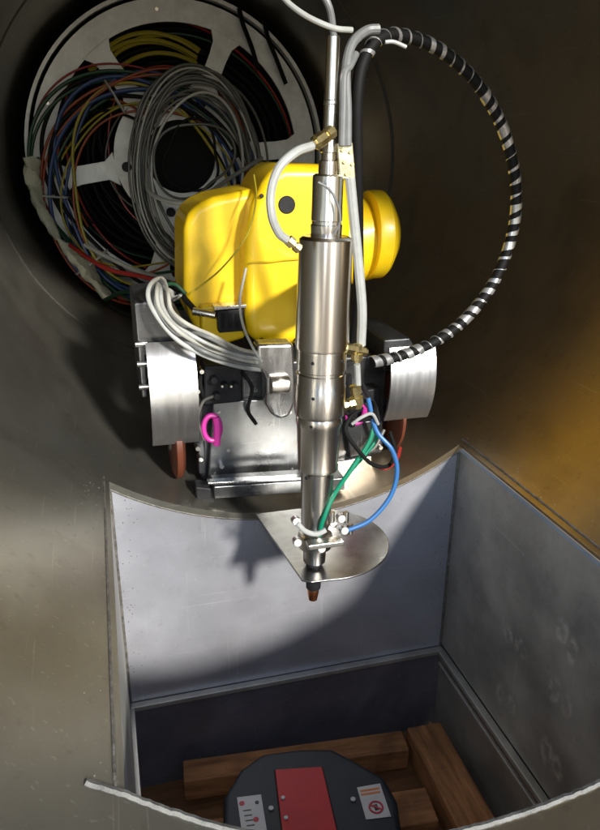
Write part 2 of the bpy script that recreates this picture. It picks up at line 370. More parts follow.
# ------------------------------------------------------------------ timbers under the opening
def timber(p, q, wdt, hgt, label, mt):
    p = Vector(p); q = Vector(q); c = (p+q)/2; L_ = (q-p).length; a = math.atan2((q-p).y, (q-p).x)
    o = MB().box((0, 0, hgt/2), (L_, wdt, hgt)).build('timber', M['wood'], bevel=.006)
    o.location = (c.x, c.y, c.z-hgt); o.rotation_euler = (0, 0, a)
    return tag(o, label, 'timber', 'timbers on the ground under the opening')
timber((-.41, 1.845, -1.9), (.375, 1.775, -1.9), .09, .09, 'long timber lying crosswise below the back plate', 'wood')
timber((.455, 1.80, -1.875), (.435, .95, -1.875), .13, .11, 'wide timber running towards the camera along the right wall', 'woody')
timber((-.50, 1.60, -1.915), (.36, 1.52, -1.915), .13, .07, 'timber half hidden behind the dark machine with red panel', 'wood')
timber((-.49, 1.36, -1.93), (.36, 1.30, -1.93), .12, .055, 'nearest low timber beside the dark machine under the opening', 'wood')
fb = MB().box((0, 1.375, ZF-.025), (1.11, 1.07, .03)).build('floor_board', mat('floor_board', (.17, .08, .03), .8, 0, .4, 6, .4, 30, (1, 8, 8)))
tag(fb, 'dark brown wooden board under the timbers at the bottom of the opening', 'board')
# ------------------------------------------------------------------ dark machine with red panel
zt_ = -1.70
oc = [(-.26, 1.12), (-.26, 1.46), (-.22, 1.53), (-.12, 1.615), (-.04, 1.635), (.13, 1.635), (.20, 1.60), (.28, 1.50), (.30, 1.42), (.30, 1.12)]
def mz(u, v): q = atz(u, v, zt_); return Vector((q.x, q.y, zt_))
outl = [mz(*p) for p in ((222, 845), (224, 795), (240, 768), (262, 752), (300, 747), (332, 747), (352, 757), (385, 776), (398, 800), (404, 845))]
outl = [outl[0]+Vector((0, -.16, 0))] + outl + [outl[-1]+Vector((0, -.16, 0))]
mc = thing('dark_machine', (.02, 1.38, ZF), 'dark blue machine with a red panel and two stickers on top, under the opening', 'machine')
MB().prism(outl, (0, 0, -.10)).build('cover', M['navy'], mc, bevel=.022, seg=5)
inner = [Vector((.02+(p.x-.02)*.88, 1.36+(p.y-1.36)*.88, -1.80)) for p in outl]
MB().prism(inner, (0, 0, -.19)).build('base', M['blackp'], mc, bevel=.01)
rp = [mz(*p) for p in ((275, 771), (322, 768), (340, 845), (284, 847))]
MB().prism([p+Vector((0, 0, .001)) for p in rp], (0, 0, .006)).build('panel', M['red'], mc, bevel=.004, label='red panel')
fr_ = [p for p in rp]
MB().tube([p+Vector((0, 0, .001)) for p in rp], .004, 6, smooth=False, closed=True).build('panel_seal', M['blackp'], mc)
def quad(ps, h=.0015): return MB().prism([mz(*p)+Vector((0, 0, .001)) for p in ps], (0, 0, h))
s1 = quad([(237, 798), (261, 795), (268, 838), (243, 840)]).build('sticker', M['paper'], mc)
s2 = quad([(357, 788), (380, 784), (391, 817), (366, 820)]).build('sticker', M['paper'], mc)
def dot(u, v, r, mt, par, h=.004, nm='mark'):
    c = mz(u, v); MB().cyl(c+Vector((0, 0, .0015)), c+Vector((0, 0, .0015+h)), r, 16).build(nm, M[mt], par)
for u, v in ((242, 804), (256, 820)): dot(u, v, .008, 'redink', s1, .0022)
dot(257, 803, .006, 'ink', s1, .0022)
for k in range(4): quad([(243+k*1.2, 811+k*5), (251+k*1.2, 810+k*5), (251.3+k*1.2, 811+k*5), (243.3+k*1.2, 812+k*5)], .0022).build('print_line', M['ink'], s1)
for k in range(2): quad([(360+k*.8, 791+k*3.5), (379+k*.8, 788+k*3.5), (379.5+k*.8, 790+k*3.5), (360.5+k*.8, 793+k*3.5)], .0022).build('print_line', M['orink'], s2)
c = mz(376, 808)+Vector((0, 0, .003))
MB().tube([c+Vector((math.cos(a)*.019, math.sin(a)*.019, 0)) for a in [i*math.pi/10 for i in range(20)]], .003, 6, closed=True, smooth=False).build('prohibition_ring', M['redink'], s2)
MB().box(c, (.034, .005, .003), Matrix.Rotation(R(-40), 3, 'Z')).build('prohibition_bar', M['redink'], s2)
MB().box(c-Vector((0, 0, .001)), (.012, .02, .002)).build('figure_mark', M['ink'], s2)
for u, v, r in ((271, 809, .0075), (353, 800, .0075)): dot(u, v, r, 'paper', mc, .004, 'button')
for u, v, r in ((283, 800, .006), (286, 820, .006)): dot(u, v, r, 'paper', mc, .010, 'button')

# ------------------------------------------------------------------ cable reel in the depth of the pipe
YR = 4.71; RR = .91; RC = at(181, 157, 4.71)
reel = thing('cable_reel', (RC.x, YR, RC.z-RR), 'big pale grey spoked reel flange filling the far end of the pipe', 'cable reel')
def ring(r0, r1, y0, y1, seg=96):
    mb = MB(); vs_ = []
    for r, y in ((r0, y0), (r1, y0), (r1, y1), (r0, y1)):
        for k in range(seg):
            a = 2*math.pi*k/seg; vs_.append(Vector((RC.x+r*math.cos(a), y, RC.z+r*math.sin(a))))
    fs = [(q*seg+k, q*seg+(k+1) % seg, ((q+1) % 4)*seg+(k+1) % seg, ((q+1) % 4)*seg+k) for q in range(4) for k in range(seg)]
    return mb.add(vs_, fs)
ring(RR-.020, RR, YR-.035, YR+.03).build('rim_lip', M['reel'], reel)
ring(.745, RR-.040, YR, YR+.02).build('flange_ring', M['reel'], reel)
ring(.215, .405, YR-.01, YR+.012).build('hub_ring', M['reel'], reel)
for deg in (4, 66, 128, 190, 256, 318):
    a = R(deg); d = Vector((math.cos(a), 0, math.sin(a))); n = Vector((-d.z, 0, d.x))
    pts = [(.40, .10), (.46, .055), (.62, .055), (.69, .062), (.75, .10)]
    poly = [d*r+n*h for r, h in pts] + [d*r-n*h for r, h in reversed(pts)]
    MB().prism([p+Vector((RC.x, YR-.002, RC.z)) for p in poly], (0, .014, 0)).build('spoke', M['reel'], reel, bevel=.003)
    b = d*.34+RC; MB().cyl(Vector((b.x, YR-.020, b.z)), Vector((b.x, YR-.009, b.z)), .030, 16).build('bolt', M['blackp'], reel)
for deg in (35, 97, 159, 222, 287, 340):
    a = R(deg); d = Vector((math.cos(a), 0, math.sin(a))); b = d*.81+RC
    MB().cyl(Vector((b.x, YR-.010, b.z)), Vector((b.x, YR+.001, b.z)), .012, 12).build('bolt', M['chrome'], reel)
MB().lathe([(Vector((RC.x, YR+.6, RC.z)), .86), (Vector((RC.x, YR+.62, RC.z)), .86)], (0, 1, 0), 64).build('shade_backing', M['dark'], reel)  # dark disc added to fill the space behind the spokes with shade
MB().lathe([(Vector((RC.x, YR+.06, RC.z)), .24), (Vector((RC.x, YR+.6, RC.z)), .24)], (0, 1, 0), 48).build('drum', M['dark'], reel)
# wound cable layers inside the reel, then coils hung in front of it
def coil(label, cu, cv, ru, rv, Y, strands, wob=.02, name='cable_coil', a0=0, a1=360, grp='cable coils on the reel', squash=1):
    ctr = at(cu, cv, Y); t = thing(name, ctr+Vector((0, 0, -px(ctr, rv))), label, 'cable coil', grp)
    for (mt, r, off, dy) in strands:
        pu, pv = px(ctr, ru+off), px(ctr, rv+off*squash); jc = Vector((px(ctr, random.uniform(-1.3, 1.3)), 0, px(ctr, random.uniform(-1.3, 1.3)))); ph = random.uniform(0, 6); pts = []
        N_ = 26; full = (a1-a0) >= 359
        for k in range(N_ if full else N_+1):
            a = R(a0+(a1-a0)*k/N_)
            wz = 1+wob*(math.sin(2*a+ph)+.6*math.sin(3*a+ph*2))/max(pu, .1)
            pts.append(ctr+jc+Vector((pu*math.cos(a)*wz, dy+.012*math.sin(3*a+ph), pv*math.sin(a)*wz)))
        MB().tube(pts, r, 7, 5, closed=full).build('cable', M[mt], t)
    return t
rnd = random.uniform
coil('thick black cables wound behind the upper spokes of the reel', 180, 155, 106, 106, YR+.10, [('black', rnd(.012, .020), -14+k*2.9+rnd(-2, 2), rnd(0, .25)) for k in range(12)] + [('h_red', .008, 9, -.03), ('c_green', .008, 4, -.03)], .03)
coil('yellow cables arching behind the upper part of the reel', 168, 158, 84, 100, YR+.06, [('c_yellow', .013, k*2.6-4+rnd(-1, 1), rnd(-.02, .02)) for k in range(5)], .02, a0=66, a1=136)
coil('inner black cables wound round the drum behind the hub ring', 180, 155, 72, 72, YR+.14, [('black', rnd(.010, .018), -12+k*3.2+rnd(-2, 2), rnd(0, .2)) for k in range(10)] + [('h_red', .006, 2, -.05), ('c_grey', .006, -6, -.06)], .03)
coil('wide coil of orange, blue, yellow, green and black cables hanging left of the grey coil', 152, 192, 92, 97, YR-.18,
     [('c_orange', .008, 13, 0), ('c_orange', .007, 9.5, -.02), ('c_green', .011, 15, -.01), ('c_green', .010, 11, .02), ('c_blue', .012, 4.5, -.02), ('c_blue', .012, 1.5, .0), ('c_blue', .009, -1, .02), ('black', .012, -4, .0), ('black', .012, 7, .03), ('c_yellow', .009, -9, -.01), ('c_yellow', .006, -12, .0), ('c_orange', .007, -16, .01), ('black', .011, -7, .03), ('c_green', .009, -1, .03), ('h_red', .006, 17, .03)], .05)
coil('few loose orange and yellow cables crossing inside the wide coloured coil', 140, 196, 72, 84, YR-.14, [('c_orange', .007, 0, 0), ('c_yellow', .006, 4, .02), ('black', .009, -6, .0)], .06, a0=70, a1=205)
coil('tight coil of thin grey cables hung in front of the reel hub', 198, 174, 57, 84, YR-.36,
     [('c_grey', rnd(.007, .010), -10+k*1.9+rnd(-.4, .4), rnd(-.05, .03)) for k in range(12)] + [('c_pale', .008, -11, -.06), ('c_pale', .006, 5, -.06)], .016)
coil('loose thin pale cable looping in front of the reel hub', 193, 158, 38, 36, YR-.42, [('c_grey', .008, 0, 0), ('black', .008, -7, .01)], .03)
# ties round the coils
def tie(u, v, a, ln, Y, label):
    p = at(u, v, Y); s = px(p, ln)/2
    d = Vector((math.cos(R(a)), 0, math.sin(R(a))))
    pts = [p+d*s*math.cos(q)+Vector((0, .05*math.sin(q), 0)) for q in [i*math.pi/6 for i in range(12)]]
    tag(MB().tube(pts, .006, 6, 3, closed=True).build('cable_tie', M['c_pale'], None), label, 'cable tie', 'ties round the cable coils')
tie(115, 97, 130-10, 34, YR-.22, 'pale tie round the blue and orange cables at the upper left')
tie(50, 196, 175, 34, YR-.22, 'pale tie round the green cables at far left')
tie(92, 262, 215, 40, YR-.22, 'pale tie round the coloured coil at lower left')
for pts_, lb in ((((239, 8), (243, 24), (252, 48), (258, 70)), 'left black strap crossing the top right of the reel rim'), (((264, 20), (268, 38), (276, 58), (286, 84)), 'right black strap crossing the top right of the reel rim')):
    tag(MB().tube([at(u, v, YR-.06) for u, v in pts_], .022, 8, 6, flat=.4).build('strap', M['black']), lb, 'strap')
# pale wrap hanging along the lower left of the reel
wp = [at(u, v, YR-.28) for u, v in ((31, 158), (34, 185), (43, 212), (58, 238), (74, 256), (92, 276), (108, 297))]
wm = MB().tube(wp, .048, 18, 14, rf=lambda t: .85+.22*math.sin(t*9+1)+.12*math.sin(t*33), flat=.5)
for q in wm.v:
    q += Vector((math.sin(q.z*47+q.x*60), math.sin(q.x*53+q.z*31), math.sin(q.z*71+q.y*90)))*.008 + Vector((rnd(-1, 1), rnd(-1, 1), rnd(-1, 1)))*.0035
wrap = wm.build('cloth_wrap', M['wrap'])
tag(wrap, 'crumpled pale cloth wrap along the lower left edge of the reel', 'cloth')
# loose cables at the lower left, between reel and robot
for k, (mt, pts, lb) in enumerate((
    ('c_green', ((105, 300), (125, 292), (150, 296), (172, 290)), 'green cable crossing below the reel beside the pale cloth'),
    ('h_red', ((70, 245), (105, 268), (140, 276), (175, 284)), 'thin red cable running from the reel to the robot'),
    ('c_pale', ((85, 245), (130, 268), (160, 278), (182, 290)), 'thin pale cable running from the reel to the robot'),
    ('black', ((110, 305), (125, 314), (145, 318), (165, 305)), 'black cable lying lowest between the reel and the carriage'))):
    tag(MB().tube([at(u, v, YR-.5-.9*i/3-.05*k) for i, (u, v) in enumerate(pts)], .012, 8, 8).build('cable', M[mt]), lb, 'cable')
tag(MB().tube([at(u, v, y) for u, v, y in ((262, 158, 4.0), (230, 178, 3.6), (205, 195, 3.2), (178, 203, 3.2), (150, 192, 3.4), (147, 170, 3.6))], .010, 8, 10).build('cable', M['c_pale']), 'pale cable curving over the grey coil above the yellow robot', 'cable')

# ------------------------------------------------------------------ crawler carriage
YC = 2.08
car = thing('crawler_carriage', (.05, 2.45, -.98), 'wheeled steel carriage with aluminium fenders standing in the pipe', 'robot carriage')
def pr(poly_px, Y, dy): return [at(u, v, Y) for u, v in poly_px]
MB().prism([Vector(p) for p in ((-.27, YC+.03, -.955), (.37, YC+.03, -.925), (.37, YC+.03, -.60), (.30, YC+.03, -.56), (-.27, YC+.03, -.56))], (0, .85, 0)).build('chassis', M['body'], car, bevel=.012)
MB().prism(pr(((213, 402), (298, 398), (300, 478), (208, 484)), YC, 0), (0, .02, 0)).build('front_panel', M['panel'], car, bevel=.005)
bb = MB(); p0 = at(214, 493, 1.965); p1 = at(345, 484, 1.965)
def bar(mb, p, q, h, d):
    e = q-p; mb.prism([p+Vector((0, 0, h/2)), q+Vector((0, 0, h/2)), q-Vector((0, 0, h/2)), p-Vector((0, 0, h/2))], (0, d, 0))
b1 = MB(); bar(b1, p0, p1, .044, .09); b1.build('bumper_bar', M['panel'], car, bevel=.005)
b1 = MB(); bar(b1, at(196, 494, 1.99), at(215, 496, 1.99), .05, .06); b1.build('rubber_stop', M['blackp'], car, bevel=.006)
b1 = MB(); bar(b1, at(208, 484, 1.962), at(302, 479, 1.962), .008, .03); b1.build('bumper_strip', M['alu'], car, bevel=.002)
MB().prism(pr(((336, 462), (372, 456), (374, 482), (338, 486)), YC-.01, 0), (0, .06, 0)).build('bracket', M['alu'], car, bevel=.006)
MB().prism(pr(((346, 424), (374, 420), (380, 452), (350, 458)), YC+.0, 0), (0, .05, 0)).build('bracket', M['body'], car, bevel=.006)
# black connector box with plugs
cb = MB().prism(pr(((204, 366), (243, 364), (243, 402), (204, 406)), YC-.03, 0), (0, .09, 0)).build('connector_box', M['blackp'], car, bevel=.008)
for u, v in ((213, 378), (224, 384), (234, 384), (216, 394)):
    p = at(u, v, YC-.03); MB().cyl(p+Vector((0, .002, 0)), p-Vector((0, .03, 0)), .011, 14).build('plug', M['blackp'], cb)
for u, v in ((222, 386), (231, 386)):
    p = at(u, v, YC-.065); MB().cyl(p, p-Vector((0, .006, 0)), .004, 10).build('pin', M['chrome'], cb)
# magenta lifting eye
eye = MB(); c = at(212, 428, YC-.05)
eye.tube([c+Vector((math.cos(a)*.026, .004*math.sin(a), math.sin(a)*.040)) for a in [i*math.pi/9 for i in range(18)]], .0085, 10, 3, closed=True)
eye.tube([c+Vector((.013, -.004, .036)), c+Vector((.016, -.006, 0)), c+Vector((.012, -.004, -.056))], .012, 10, 5)
eye.build('lifting_eye', M['magenta'], car, label='magenta painted lifting eye')
p = at(356, 413, YC-.05); MB().tube([p+Vector((math.cos(a)*.03, 0, math.sin(a)*.034)) for a in [i*math.pi/8 for i in range(16)]], .010, 8, 3, closed=True).build('lifting_eye', M['magenta'], car, label='magenta painted lifting eye, partly hidden by cables')
# fenders
def fender(x0, x1, a_lo, a_hi, cy=2.22, cz=-.62, r=.25):
    mb = MB(); n = 26; vs_ = []
    for rr in (r, r-.008):
        for i in range(n+1):
            a = R(a_lo+(a_hi-a_lo)*i/n)
            for x in (x0, x1): vs_.append(Vector((x, cy-rr*math.cos(a), cz+rr*math.sin(a))))
    W = 2*(n+1); fs = []
    for i in range(n):
        fs += [(2*i, 2*i+1, 2*i+3, 2*i+2), (W+2*i, W+2*i+2, W+2*i+3, W+2*i+1), (2*i, 2*i+2, W+2*i+2, W+2*i), (2*i+1, W+2*i+1, W+2*i+3, 2*i+3)]
    fs += [(0, W, W+1, 1), (2*n, 2*n+1, W+2*n+1, W+2*n)]
    mb.add(vs_, fs)
    o = mb.build('fender', M['aluv'], car)
    return o
fL = fender(-.424, -.284, -38, 42); fR = fender(.325, .481, -34, 27)
# side plate with a row of bolts outside the left fender
MB().prism([at(u, v, 2.06) for u, v in ((134, 303), (158, 300), (182, 318), (194, 352), (146, 356), (148, 398), (142, 398))], (0, .30, 0)).build('fender_side', M['body'], car, bevel=.006)
MB().prism([at(u, v, 2.10) for u, v in ((384, 340), (410, 338), (428, 372), (384, 372))], (0, .30, 0)).build('fender_side', M['body'], car, bevel=.006)
for u, v in ((137, 344), (139, 364), (141, 387)):
    p = at(u, v, 2.06); MB().cyl(p+Vector((.03, .0, 0)), p-Vector((.006, .0, 0)), .010, 12).build('bolt', M['chrome'], car)
def cwheel(x0, x1, cz):
    r = .14; cy = 2.15
    wv = MB().lathe([(Vector((x0, cy, cz)), r-.02), (Vector((x0+.010, cy, cz)), r), (Vector((x1-.010, cy, cz)), r), (Vector((x1, cy, cz)), r-.02)], (1, 0, 0), 48).build('wheel', M['orange'], car, label='orange wheel edge below the fender')
    MB().cyl((x0-.006, cy, cz), (x1+.006, cy, cz), .05).build('hub', M['alu'], wv)
cwheel(-.362, -.325, -.798); cwheel(.385, .415, -.775)
for u, v, y in ((198, 449, 2.05), (201, 460, 2.05), (196, 385, 2.05), (202, 372, 2.05), (198, 392, 2.05), (222, 467, 2.055), (381, 448, 2.06)):
    p = at(u, v, y); MB().cyl(p, p+Vector((0, .04, 0)), .008, 10).build('bolt', M['chrome'], car)
MB().box((-.268, 2.12, -.75), (.022, .05, .34)).build('side_bracket', M['body'], car, bevel=.004)
# ------------------------------------------------------------------ yellow robot arm
rob = thing('robot_arm', at(270, 420, 2.3), 'yellow enamelled robot arm mounted on the carriage behind the steel torch', 'robot arm')
def cast(poly, Y, dy, name, bev, mt='yellow', parent=None, seg=6, label=None):
    return MB().prism([at(u, v, Y) for u, v in poly], (0, dy, 0)).build(name, M[mt], parent or rob, bevel=bev, seg=seg, label=label)
cast(((262, 186), (268, 172), (284, 164), (330, 164), (352, 180), (354, 300), (346, 338), (300, 346), (252, 344), (246, 318), (246, 238), (253, 205)), 2.14, .34, 'elbow_housing', .038)
cast(((184, 222), (194, 206), (214, 197), (262, 187), (262, 332), (198, 334), (190, 318), (184, 290)), 2.24, .30, 'motor_housing', .036)
p = at(255, 262, 2.30); q = at(366, 236, 2.30)
MB().cyl(p, Vector((q.x, p.y, q.z)), .145, 40, .1).build('cross_drum', M['yellow'], rob)
e0 = at(366, 235, 2.26); rr = px(e0, 43)
MB().lathe([(e0, rr*.98), (e0+Vector((.008, 0, 0)), rr), (e0+Vector((.045, 0, 0)), rr), (e0+Vector((.058, 0, 0)), rr*.93), (e0+Vector((.088, 0, 0)), rr*.60), (e0+Vector((.094, 0, 0)), rr*.45)], (1, 0, 0), 48).build('end_cap', M['yellow'], rob)
# seam ridge, plugs and detail on the castings
MB().tube([at(u, v, y) for u, v, y in ((251, 262, 2.133), (268, 262, 2.130), (284, 260, 2.130), (300, 259, 2.130))], .0028, 6, 6).build('seam', mat('seam_line', (.62, .42, .01), .5), rob)
p = at(287, 205, 2.137); MB().cyl(p, p+Vector((0, .02, 0)), .027, 24).build('access_plug', M['blackp'], rob)
for u, v in ((262, 340), (296, 340), (262, 196)):
    p = at(u, v, 2.139); MB().cyl(p, p+Vector((0, .01, 0)), .006, 10).build('screw', M['blackp'], rob)
cast(((200, 306), (246, 303), (246, 338), (222, 346), (202, 336)), 2.20, .06, 'cover_plate', .012, label='orange-yellow lower cover')
cb = cast(((217, 311), (244, 309), (245, 331), (219, 333)), 2.165, .04, 'socket', .004, 'blackp')
for k in range(3):
    p = at(223+k*7, 321, 2.165); MB().box(p-Vector((0, .002, 0)), (.010, .006, .045)).build('contact', M['dark'], cb)
cast(((214, 307), (247, 304.5), (247, 308), (215, 310.5)), 2.16, .05, 'socket_rim', .002, 'alu')
p = at(216, 315, 2.17); q = at(193, 311, 2.20); MB().cyl(q, p, .012, 16).build('gland', M['alu'], rob)
# wrist link below the elbow
lk = cast(((257, 344), (294, 343), (296, 380), (296, 404), (290, 417), (281, 420), (272, 416), (266, 404), (266, 378), (258, 366)), 2.02, .07, 'wrist_link', .014, 'alu')
p = at(279, 384, 2.015); q = p+Vector((0, .02, 0)); MB().cyl(p-Vector((.030, 0, 0)), p+Vector((.030, 0, 0)), .030, 24).build('wrist_pin', M['stainless2'], rob)
# tool arm linking the robot to the torch
MB().cyl(at(322, 300, 1.70), at(322, 290, 2.2), .06, 32).build('tool_flange', M['stainless2'], rob)

# clutter between the carriage and the arm
for k, (pts_, rad, mt_, lb) in enumerate((
    (((206, 404, 2.06), (200, 380, 2.07), (212, 360, 2.12), (236, 352, 2.16)), .008, 'black', 'black cable rising beside the connector box into the arm base'),
    (((242, 372, 2.05), (252, 388, 2.05), (248, 410, 2.06), (256, 424, 2.07)), .006, 'black', 'thin black cable hanging right of the connector box'),
    (((356, 372, 1.96), (366, 392, 1.98), (376, 410, 2.0), (380, 440, 2.03)), .008, 'blackp', 'black cable hanging between the torch and the right fender'),
    (((350, 440, 2.0), (362, 452, 1.98), (374, 448, 1.99), (384, 430, 2.02)), .006, 'c_grey', 'grey cable sagging in front of the right bracket'),
    (((204, 440, 2.03), (198, 420, 2.03), (203, 402, 2.04), (214, 396, 2.03)), .005, 'c_grey', 'thin grey lead beside the left magenta eye'))):
    hose_ = MB().tube([at(u, v, y) for u, v, y in pts_], rad, 8, 8).build('cable', M[mt_]); tag(hose_, lb, 'cable')
MB().prism([at(u, v, 2.06) for u, v in ((306, 424), (336, 420), (337, 446), (308, 450))], (0, .06, 0)).build('valve_block', M['alu'], car, bevel=.005)
MB().prism([at(u, v, 2.05) for u, v in ((352, 392), (380, 388), (382, 416), (354, 420))], (0, .10, 0)).build('connector_box', M['blackp'], car, bevel=.006)
for u, v in ((219, 412), (290, 412), (292, 470), (256, 474), (215, 474), (228, 450)):
    p = at(u, v, YC-.001); MB().cyl(p-Vector((0, .005, 0)), p+Vector((0, .005, 0)), .006, 6).build('bolt', M['stainless2'], car)
# ------------------------------------------------------------------ torch
YT = 1.58
def ax(v): return 333 + (313-333)*(v-40)/(595-40)
def P_(v, du=0): return at(ax(v)+du, v, YT)
TA = (P_(595)-P_(40)).normalized()
tor = thing('welding_torch', P_(600), 'long stainless steel torch hanging nearly upright over the opening', 'welding torch')
def barrel(name, prof, mt, seg=48, label=None, du=0):
    rings = [(P_(v, du), px(P_(v), w_/2)) for v, w_ in prof]
    return MB().lathe(rings, TA, seg).build(name, M[mt], tor, sharp=28, label=label)
barrel('feed_tube', [(36, 13), (37, 14), (100, 14), (101, 15), (104, 15), (105, 14), (140, 14)], 'chrome')
barrel('neck', [(139, 10), (140, 17), (150, 18), (152, 18), (153, 15), (160, 15), (161, 20), (174, 20), (176, 16)], 'stainless')
barrel('upper_barrel', [(174, 26), (176, 31), (205, 31), (220, 31.5), (221, 30), (224, 30), (225, 32), (236, 31), (240, 28)], 'chrome')
barrel('main_barrel', [(236, 46), (238, 52), (239, 54), (345, 54), (347, 53), (348, 50), (350, 50)], 'stainless')
barrel('middle_barrel', [(349, 46), (350, 50), (368, 50), (369, 48), (371, 48), (372, 50), (384, 50), (385, 51), (410, 51), (413, 49), (415, 44)], 'stainless2')
barrel('lower_barrel', [(413, 45), (415, 47), (422, 47), (424, 45), (462, 40), (464, 41), (467, 41), (469, 37)], 'stainless')
barrel('nozzle_barrel', [(467, 30), (468, 34), (500, 31), (520, 29), (524, 28), (528, 25), (560, 22)], 'stainless2')
for v in (352, 386, 414, 466):
    for k in range(2):
        a = R(215+v*1.3 % 40+k*75); r = px(P_(v), (50 if v < 413 else 46 if v < 460 else 40)/2)
        e = Vector((math.cos(a), math.sin(a), 0)); p = P_(v+5)+e*(r-.004)
        MB().cyl(p, p+e*.006, .0045, 8).build('screw', M['blackp'], tor)
# junction block with fittings beside the neck
MB().prism([at(u, v, YT-.02) for u, v in ((337, 143), (353, 142), (356, 178), (340, 180))], (0, .045, 0)).build('junction_block', mat('block_metal', (.50, .47, .33), .35, .8, .35, 40), tor, bevel=.003)
for u, v in ((342, 150), (350, 152), (344, 162), (352, 164), (346, 174)):
    p = at(u, v, YT-.02); MB().cyl(p+Vector((0, .001, 0)), p-Vector((0, .005, 0)), .004, 10).build('screw', M['brass'], tor)
def fitting(p0, p1, r, par, nm='brass_fitting'):
    d = (p1-p0); mb = MB(); mb.lathe([(p0, r*.7), (p0+d*.05, r), (p0+d*.35, r), (p0+d*.37, r*.75), (p0+d*.5, r*.75), (p0+d*.52, r*1.1), (p0+d*.85, r*1.1), (p0+d*.9, r*.7), (p1, r*.7)], d, 8)
    return mb.build(nm, M['brass'], par, sharp=20)
fitting(at(333, 131, YT-.02), at(313, 145, YT-.05), .015, tor)
fitting(at(300, 250, YT-.07), at(286, 238, YT-.07), .011, tor)
fitting(at(344, 348, YT-.03), at(366, 352, YT-.01), .014, tor)
fitting(at(357, 344, YT-.02), at(357, 362, YT-.02), .014, tor)
fitting(at(355, 385, YT), at(358, 408, YT), .015, tor)
fitting(at(342, 406, YT), at(356, 402, YT), .015, tor)
# guide shield: D-shaped sheet
ZS = -.985
rim = [Vector((-.135, 1.895, ZS)), Vector((-.092, 1.515, ZS)), Vector((-.07, 1.500, ZS))]
cx, cy, r_ = .015, 1.690, .195
rim += [Vector((cx+r_*math.cos(R(a)), cy+r_*1.0*math.sin(R(a)), ZS)) for a in range(-100, 86, 6)] + [Vector((.0, 1.895, ZS))]
MB().prism(rim, (0, 0, .006)).build('guide_shield', M['sheet'], tor, bevel=.002, seg=2)
# clamp with knobs above the shield
cz_ = P_(540); mb = MB(); mb.lathe([(P_(533), px(cz_, 15)), (P_(534), px(cz_, 17)), (P_(545), px(cz_, 17)), (P_(546), px(cz_, 15))], TA, 24); mb.build('clamp_collar', M['stainless2'], tor)
MB().prism([at(u, v, YT-.07) for u, v in ((308, 546), (344, 541), (345, 546), (309, 551))], (0, .03, 0)).build('clamp_bar', M['chrome'], tor, bevel=.003)
MB().tube([at(u, v, YT-.06) for u, v in ((297, 523), (305, 531), (316, 534), (326, 530))], .007, 10, 6).build('clamp_band', M['hosew'], tor)
for u, v, dy in ((297, 522, -.06), (298, 543, -.05), (342, 519, -.02), (345, 531, -.04), (334, 524, .0), (322, 549, -.07)):
    p = at(u, v, YT+dy); MB().cyl(p, p+Vector((0, .022, -.004)), .0115, 14).build('clamp_screw', M['chrome'], tor)
for u, v in ((332, 512), (346, 512), (350, 524)):
    p = at(u, v, YT); MB().cyl(p, p+Vector((.0, .0, -.03)), .008, 12).build('clamp_screw', M['stainless2'], tor)
barrel('tip_holder', [(560, 16), (582, 15), (584, 15), (587, 14.5), (588, 12)], 'blackp', 24)
barrel('contact_tip', [(586, 11), (587, 12), (593, 11), (599, 8.5), (600, 5)], 'copper', 24)

# ------------------------------------------------------------------ hoses
def hose(pts, r, mt, label, cat='hose', name='hose', seg=10, n=10, parent=None):
    o = MB().tube([at(u, v, y) for u, v, y in pts], r, seg, n).build(name, M[mt], parent)
    if parent is None: tag(o, label, cat)
    return o
loop = ((372, 362, 1.66), (400, 356, 1.68), (432, 343, 1.70), (462, 322, 1.72), (490, 288, 1.74), (508, 248, 1.75), (516, 205, 1.75), (512, 160, 1.75), (498, 118, 1.75), (474, 80, 1.74), (440, 50, 1.72), (405, 36, 1.70), (380, 38, 1.67), (363, 62, 1.65), (357, 100, 1.64), (357, 170, 1.66), (358, 240, 1.70), (358, 300, 1.74), (352, 350, 1.78))
hp = thing('spiral_hose', at(432, 343, 1.70), 'black hose with silver spiral wrap making a big loop on the right', 'hose')
path = catmull([at(*p) for p in loop], 14)
MB().tube(path, .0140, 12, smooth=False).build('hose_core', M['black'], hp)
# spiral: strip of silver wound round the looped part only
def spiral(path, r, pitch, hw, th, name, mt):
    fr = frames(path); s = [0]
    for a, b in zip(path[:-1], path[1:]): s.append(s[-1]+(b-a).length)
    tot = s[-1]; mb = MB(); steps = int(tot/pitch*16); vs_ = []; j = 0
    for i in range(steps+1):
        d = tot*i/steps
        while j < len(s)-2 and s[j+1] < d: j += 1
        t = (d-s[j])/(s[j+1]-s[j]); p = path[j].lerp(path[j+1], t); T_, A, B = fr[j]
        a = 2*math.pi*d/pitch; e = A*math.cos(a)+B*math.sin(a)
        wv = hw*max(.15, .8+.5*math.sin(d*23)+.6*math.sin(d*61)+.35*math.sin(d*140))*(.55 if d/tot > .72 else 1)
        for q in (-wv, wv):
            vs_.append(p+T_*q+e*r); 
        for q in (wv, -wv): vs_.append(p+T_*q+e*(r+th))
    fs = []
    for i in range(steps):
        for k in range(4): fs.append((i*4+k, i*4+(k+1) % 4, i*4+4+(k+1) % 4, i*4+4+k))
    mb.add(vs_, fs); return mb.build(name, M[mt], hp)
nlo = int(14*13.2)
spiral(path[:nlo], .0143, .034, .0070, .002, 'spiral_wrap', 'silver')
hose(((312, 146, 1.53), (296, 152, 1.50), (279, 168, 1.49), (271, 192, 1.49), (272, 216, 1.49), (279, 233, 1.50), (287, 240, 1.51)), .0095, 'hosew', 'milky white hose curving in front of the yellow robot')
hose(((350, 178, 1.56), (354, 220, 1.56), (359, 270, 1.56), (362, 310, 1.56), (361, 345, 1.57)), .0115, 'hosew', 'straight milky hose running down beside the main steel barrel')
